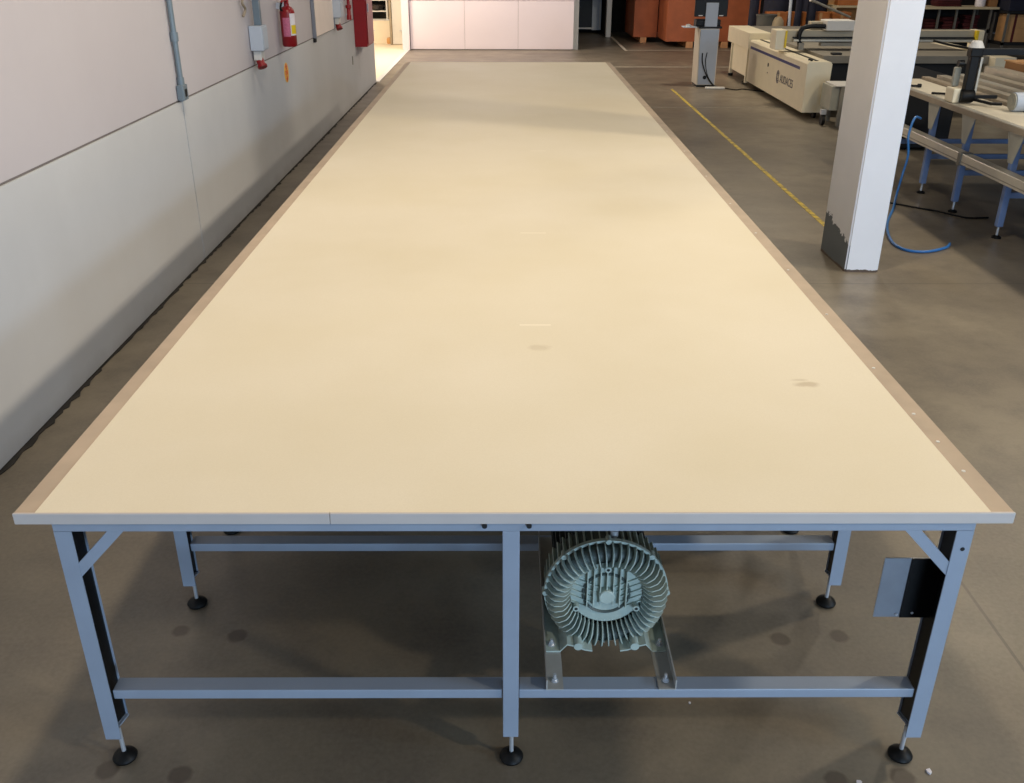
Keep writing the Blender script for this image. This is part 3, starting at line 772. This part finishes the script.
# ------------------------------------------------------------------ cluttered dark background on the right
Yb = 20.6
for i, x in enumerate((5.62, 6.06, 6.5, 6.94)):
    c = thing('orange_carton', ['orange carton nearest the plywood crate behind the cutting bed', 'second orange carton behind the cutting bed', 'third orange carton behind the cutting bed', 'rightmost of four orange cartons behind the cutting bed'][i],
              'carton', (x, Yb, 0), 0, 'orange cartons behind the machine')
    MB().box(-.19, .19, 0, .4, .0, 1.0, .006).build('body', 'orange_box', c)
    MB().box(-.03, .03, -.002, .0, .1, 1.0).build('tape', 'cardboard', c)
for i, (x, y, r) in enumerate(((5.95, 20.35, .07), (6.2, 20.3, .09), (5.2, 21.0, .1), (6.6, 21.6, .3), (5.9, 21.7, .32))):
    o = MB().lathe([(0, 0), (r*.95, 0), (r, .03), (r*.97, .5), (r, .9), (r*.96, 1.6), (r*.8, 1.68), (0, 1.7)], (x, y, 0.0), n=20).build('fabric_roll', 'navy', None, True)
    tag(o, ['slim navy fabric roll in front of the orange cartons', 'thicker navy fabric roll in front of the orange cartons', 'dark fabric roll beside the plywood crate', 'wide dark roll behind the rightmost orange carton', 'wide dark roll behind the middle cartons'][i], 'fabric roll', 'dark fabric rolls')
tag(MB().cyl((5.78, 20.2, .0), (5.74, 20.3, 1.6), .03, n=14).build('tube', 'grey_box'), 'thin pale tube standing in front of the orange cartons', 'tube')
bn = thing('waste_bin', 'dark grey bin with a beige sack beside the plywood crate', 'bin', (5.3, 20.3, 0))
MB().lathe([(0, 0), (.15, 0), (.2, .95), (.21, .95), (.21, .98), (.19, .98), (.15, .03), (0, .02)], n=24).build('body', 'grey_bin', bn, True)
MB().lathe([(0, .9), (.1, .7), (.14, .8), (.12, .95), (.07, 1.02), (0, 1.0)], (.2, -.12, -.08), n=16).build('sack', 'sack', bn, True)
tag(MB().cyl((6.1, 19.9, 1.25), (7.0, 20.3, .93), .025, n=14).cyl((6.1, 19.9, 1.25), (6.02, 19.86, 1.28), .034, n=14).build('long_pole', 'aluminium'), 'pale pole leaning across the dark rolls onto the rightmost carton', 'pole')
wbn = thing('plank_shelf', 'cream plank shelf on a low bench behind the white carriage cover', 'shelf', (7.3, 21.2, 0))
MB().box(-.35, .55, 0, .5, 1.06, 1.10).build('plank', 'cream_plank', wbn)
MB().box(-.35, .55, .45, .5, .0, 1.5).build('back', 'cardboard', wbn)
for x in (-.35, .5): MB().box(x, x+.05, 0, .45, 0, 1.06).build('side', 'cream_plank', wbn)
MB().box(-.33, .53, .05, .45, .55, .58).build('lower_shelf', 'cream_plank', wbn)
tag(MB().box(7.05, 7.5, 21.25, 21.55, 1.1005, 1.2, .01).build('parcel', 'orange_box'), 'flat brown parcel on the cream plank shelf', 'parcel')

rk = thing('steel_rack', 'long steel rack with thin uprights and a cream plank on top, far right', 'rack', (8.5, 20.4, 0))
for x in (-.32, .0, .36, .72, 1.08, 1.42):
    MB().box(x-.02, x+.02, 0, .04, .0 if x in (-.32, 1.42) else .68, 1.08).build('upright', 'rack_steel', rk)
    if x in (-.32, 1.42): MB().box(x-.02, x+.02, .6, .64, 0, 1.08).build('upright', 'rack_steel', rk)
MB().box(-.34, 1.44, .0, .04, .66, .70).build('bottom_rail', 'rack_steel', rk)
MB().box(-.34, 1.44, .0, .64, .62, .66).build('lower_shelf', 'rack_steel', rk)
MB().box(-.4, 1.55, -.05, .66, 1.08, 1.12).build('plank', 'cream_plank', rk)
MB().box(-.34, 1.44, .66, .68, 0, 1.08).build('back_panel', 'black_matte', rk)
for i, (x, z, w, d, h) in enumerate(((8.75, .6605, .3, .3, .22), (9.2, .6605, .34, .3, .26), (9.62, .6605, .3, .3, .3), (9.1, 1.1205, .5, .35, .12))):
    m = MB()
    for j in range(4):
        dx = random.uniform(-.02, .02)
        m.box(x-w/2+dx, x+w/2+dx, 20.55, 20.55+d, z+h*j/4, z+h*(j+1)/4-.004, .015)
    tag(m.build('cloth_pile', 'red_cloth'), ['low dark red cloth pile on the left of the rack', 'middle dark red cloth pile inside the rack', 'tallest dark red cloth pile at the right of the rack', 'dark red cloth pile lying on top of the rack plank'][i], 'cloth pile', 'folded red cloths on the rack')
tag(MB().lathe([(0, 0), (.09, 0), (.1, .02), (.1, .22), (.08, .25), (0, .25)], (9.75, 20.6, 1.1205), n=24).build('tub', 'label_white', None, True), 'white round tub on the rack plank beside a brown box', 'tub')
tag(MB().box(9.9, 10.06, 20.5, 20.9, 1.1205, 1.33, .006).build('small_carton', 'cardboard_dark'), 'small brown carton on the end of the rack plank', 'carton')
st = thing('carton_stack_shelf', 'dark shelf unit carrying pale cartons at the right border', 'shelf', (10.62, 20.0, 0))
MB().box(-.55, .9, 0, .6, .42, .48).build('shelf', 'black_matte', st)
for x in (-.55, .85):
    for y in (0, .56): MB().box(x, x+.04, y, y+.04, 0, 1.02).build('post', 'rack_steel', st)
MB().box(-.55, .9, 0, .6, 1.02, 1.06).build('top', 'black_matte', st)
for i, (x0, x1, z0, z1) in enumerate(((10.14, 10.7, .4805, .74), (10.14, 10.7, .7405, 1.0), (10.74, 11.3, .4805, .9))):
    c = thing('pale_carton', ['lower pale cardboard carton on the dark shelf unit', 'upper pale cardboard carton on the dark shelf unit', 'pale carton standing right of the stacked two'][i], 'carton', (x0, 20.05, z0), 0, 'pale cartons on the shelf unit')
    MB().box(0, x1-x0, 0, .45, 0, z1-z0, .005).build('body', 'cardboard', c)
    MB().box((x1-x0)*.2, (x1-x0)*.2+.05, -.002, 0, 0, z1-z0).build('strap', 'red_cloth', c)
nb = thing('navy_crate', 'dark navy plastic crate on top of the shelf unit at the right border', 'crate', (10.62, 20.1, 1.0605))
MB().box(-.5, .7, 0, .5, 0, .35, .012).build('body', 'navy', nb)
MB().box(-.52, .72, -.02, .52, .35, .39, .006).build('rim', 'navy', nb)
MB().box(-.15, .2, -.012, 0, .2, .26, .004).build('handle', 'black_plastic', nb)

for i, (x, y, q) in enumerate(((1.03, 2.29, .006), (1.11, 2.29, .004), (1.25, 1.98, .009), (1.03, 1.94, .008), (.59, 2.26, .004), (1.42, 3.6, .008))):
    m = MB(); m.prism([(x+q*random.uniform(.7, 1.3)*math.cos(a), y+q*random.uniform(.7, 1.3)*math.sin(a)) for a in (0, 1.1, 2.3, 3.4, 4.6, 5.5)], q*.7, 2, .0005)
    tag(m.build('paper_scrap', 'label_white'), 'tiny pale scrap lying on the concrete floor near the front right table leg', 'scrap', 'tiny scraps on the floor')

# ------------------------------------------------------------------ light
w = bpy.data.worlds.new('World'); S.world = w; w.use_nodes = True
w.node_tree.nodes['Background'].inputs[0].default_value = (.80, .86, 1, 1)
w.node_tree.nodes['Background'].inputs[1].default_value = .06
def area(name, loc, target, size, power, color, size_y=None, spread=None):
    l = bpy.data.lights.new(name, 'AREA'); l.energy = power; l.color = color; l.size = size
    if size_y: l.shape = 'RECTANGLE'; l.size_y = size_y
    if spread: l.spread = spread
    o = bpy.data.objects.new(name, l); COL.objects.link(o); o.location = loc
    o.rotation_euler = (Vector(target)-Vector(loc)).to_track_quat('-Z', 'Y').to_euler()
    return o
WARM = (1, .87, .68); COOL = (.52, .74, 1); NEUT = (1, .92, .80)
area('hall_lamp', (-.19, 4.5, 6.2), (-.19, 4.5, 0), .35, 175, WARM)
area('hall_lamp', (.3, 11.5, 6.2), (.3, 11.5, 0), .6, 45, NEUT)
area('hall_lamp', (6.4, -1.7, 5.6), (0, 2.5, .5), .4, 165, WARM)
area('hall_lamp', (6.4, 5.0, 5.6), (0, 4.5, .5), .4, 215, WARM)
area('hall_lamp', (6.4, 9.85, 5.6), (0, 5.5, .5), .4, 85, WARM)
area('hall_lamp', (4.4, 16.5, 6.0), (4.2, 16.8, 0), .8, 230, WARM)
area('hall_lamp', (-.8, 20.8, 5.2), (-.8, 22.2, .0), 1.0, 185, (1, .88, .82))
area('loading_door_daylight', (3.0, -5.5, 1.0), (1.0, 4, .8), 2.4, 400, COOL, 1.7)
area('side_window_daylight', (10.0, -1.0, 4.2), (-2.3, 5, .9), 2.2, 340, COOL, 1.2)
area('side_room_lamp', (-4.3, 20.6, 4.0), (-1.7, 21.4, 0), 1.5, 270, (1, .87, .70))

# ------------------------------------------------------------------ camera
cd = bpy.data.cameras.new('Camera'); cam = bpy.data.objects.new('Camera', cd); COL.objects.link(cam)
f, pit, yaw, rol = 926.35, .4472, .0064, -.0026
cd.sensor_fit = 'HORIZONTAL'; cd.sensor_width = 36; cd.lens = 36*f/1024; cd.clip_start = .05; cd.clip_end = 200
cp, sp, cy, sy = math.cos(pit), math.sin(pit), math.cos(yaw), math.sin(yaw)
F = Vector((sy*cp, cy*cp, -sp)); R0_ = Vector((cy, -sy, 0)); D0 = F.cross(R0_)
if D0.z > 0: D0 = -D0
cr, sr = math.cos(rol), math.sin(rol)
R_ = cr*R0_ + sr*D0; D_ = -sr*R0_ + cr*D0
cam.matrix_world = Matrix(((R_.x, -D_.x, -F.x, 0), (R_.y, -D_.y, -F.y, 0), (R_.z, -D_.z, -F.z, 2.2), (0, 0, 0, 1)))
S.camera = cam
S.view_settings.view_transform = 'Standard'; S.view_settings.look = 'None'
S.view_settings.gamma = 1; S.view_settings.exposure = 0; S.view_settings.use_curve_mapping = False
S.cycles.use_denoising = True
S.cycles.max_bounces = 8; S.cycles.diffuse_bounces = 4; S.cycles.sample_clamp_indirect = 6
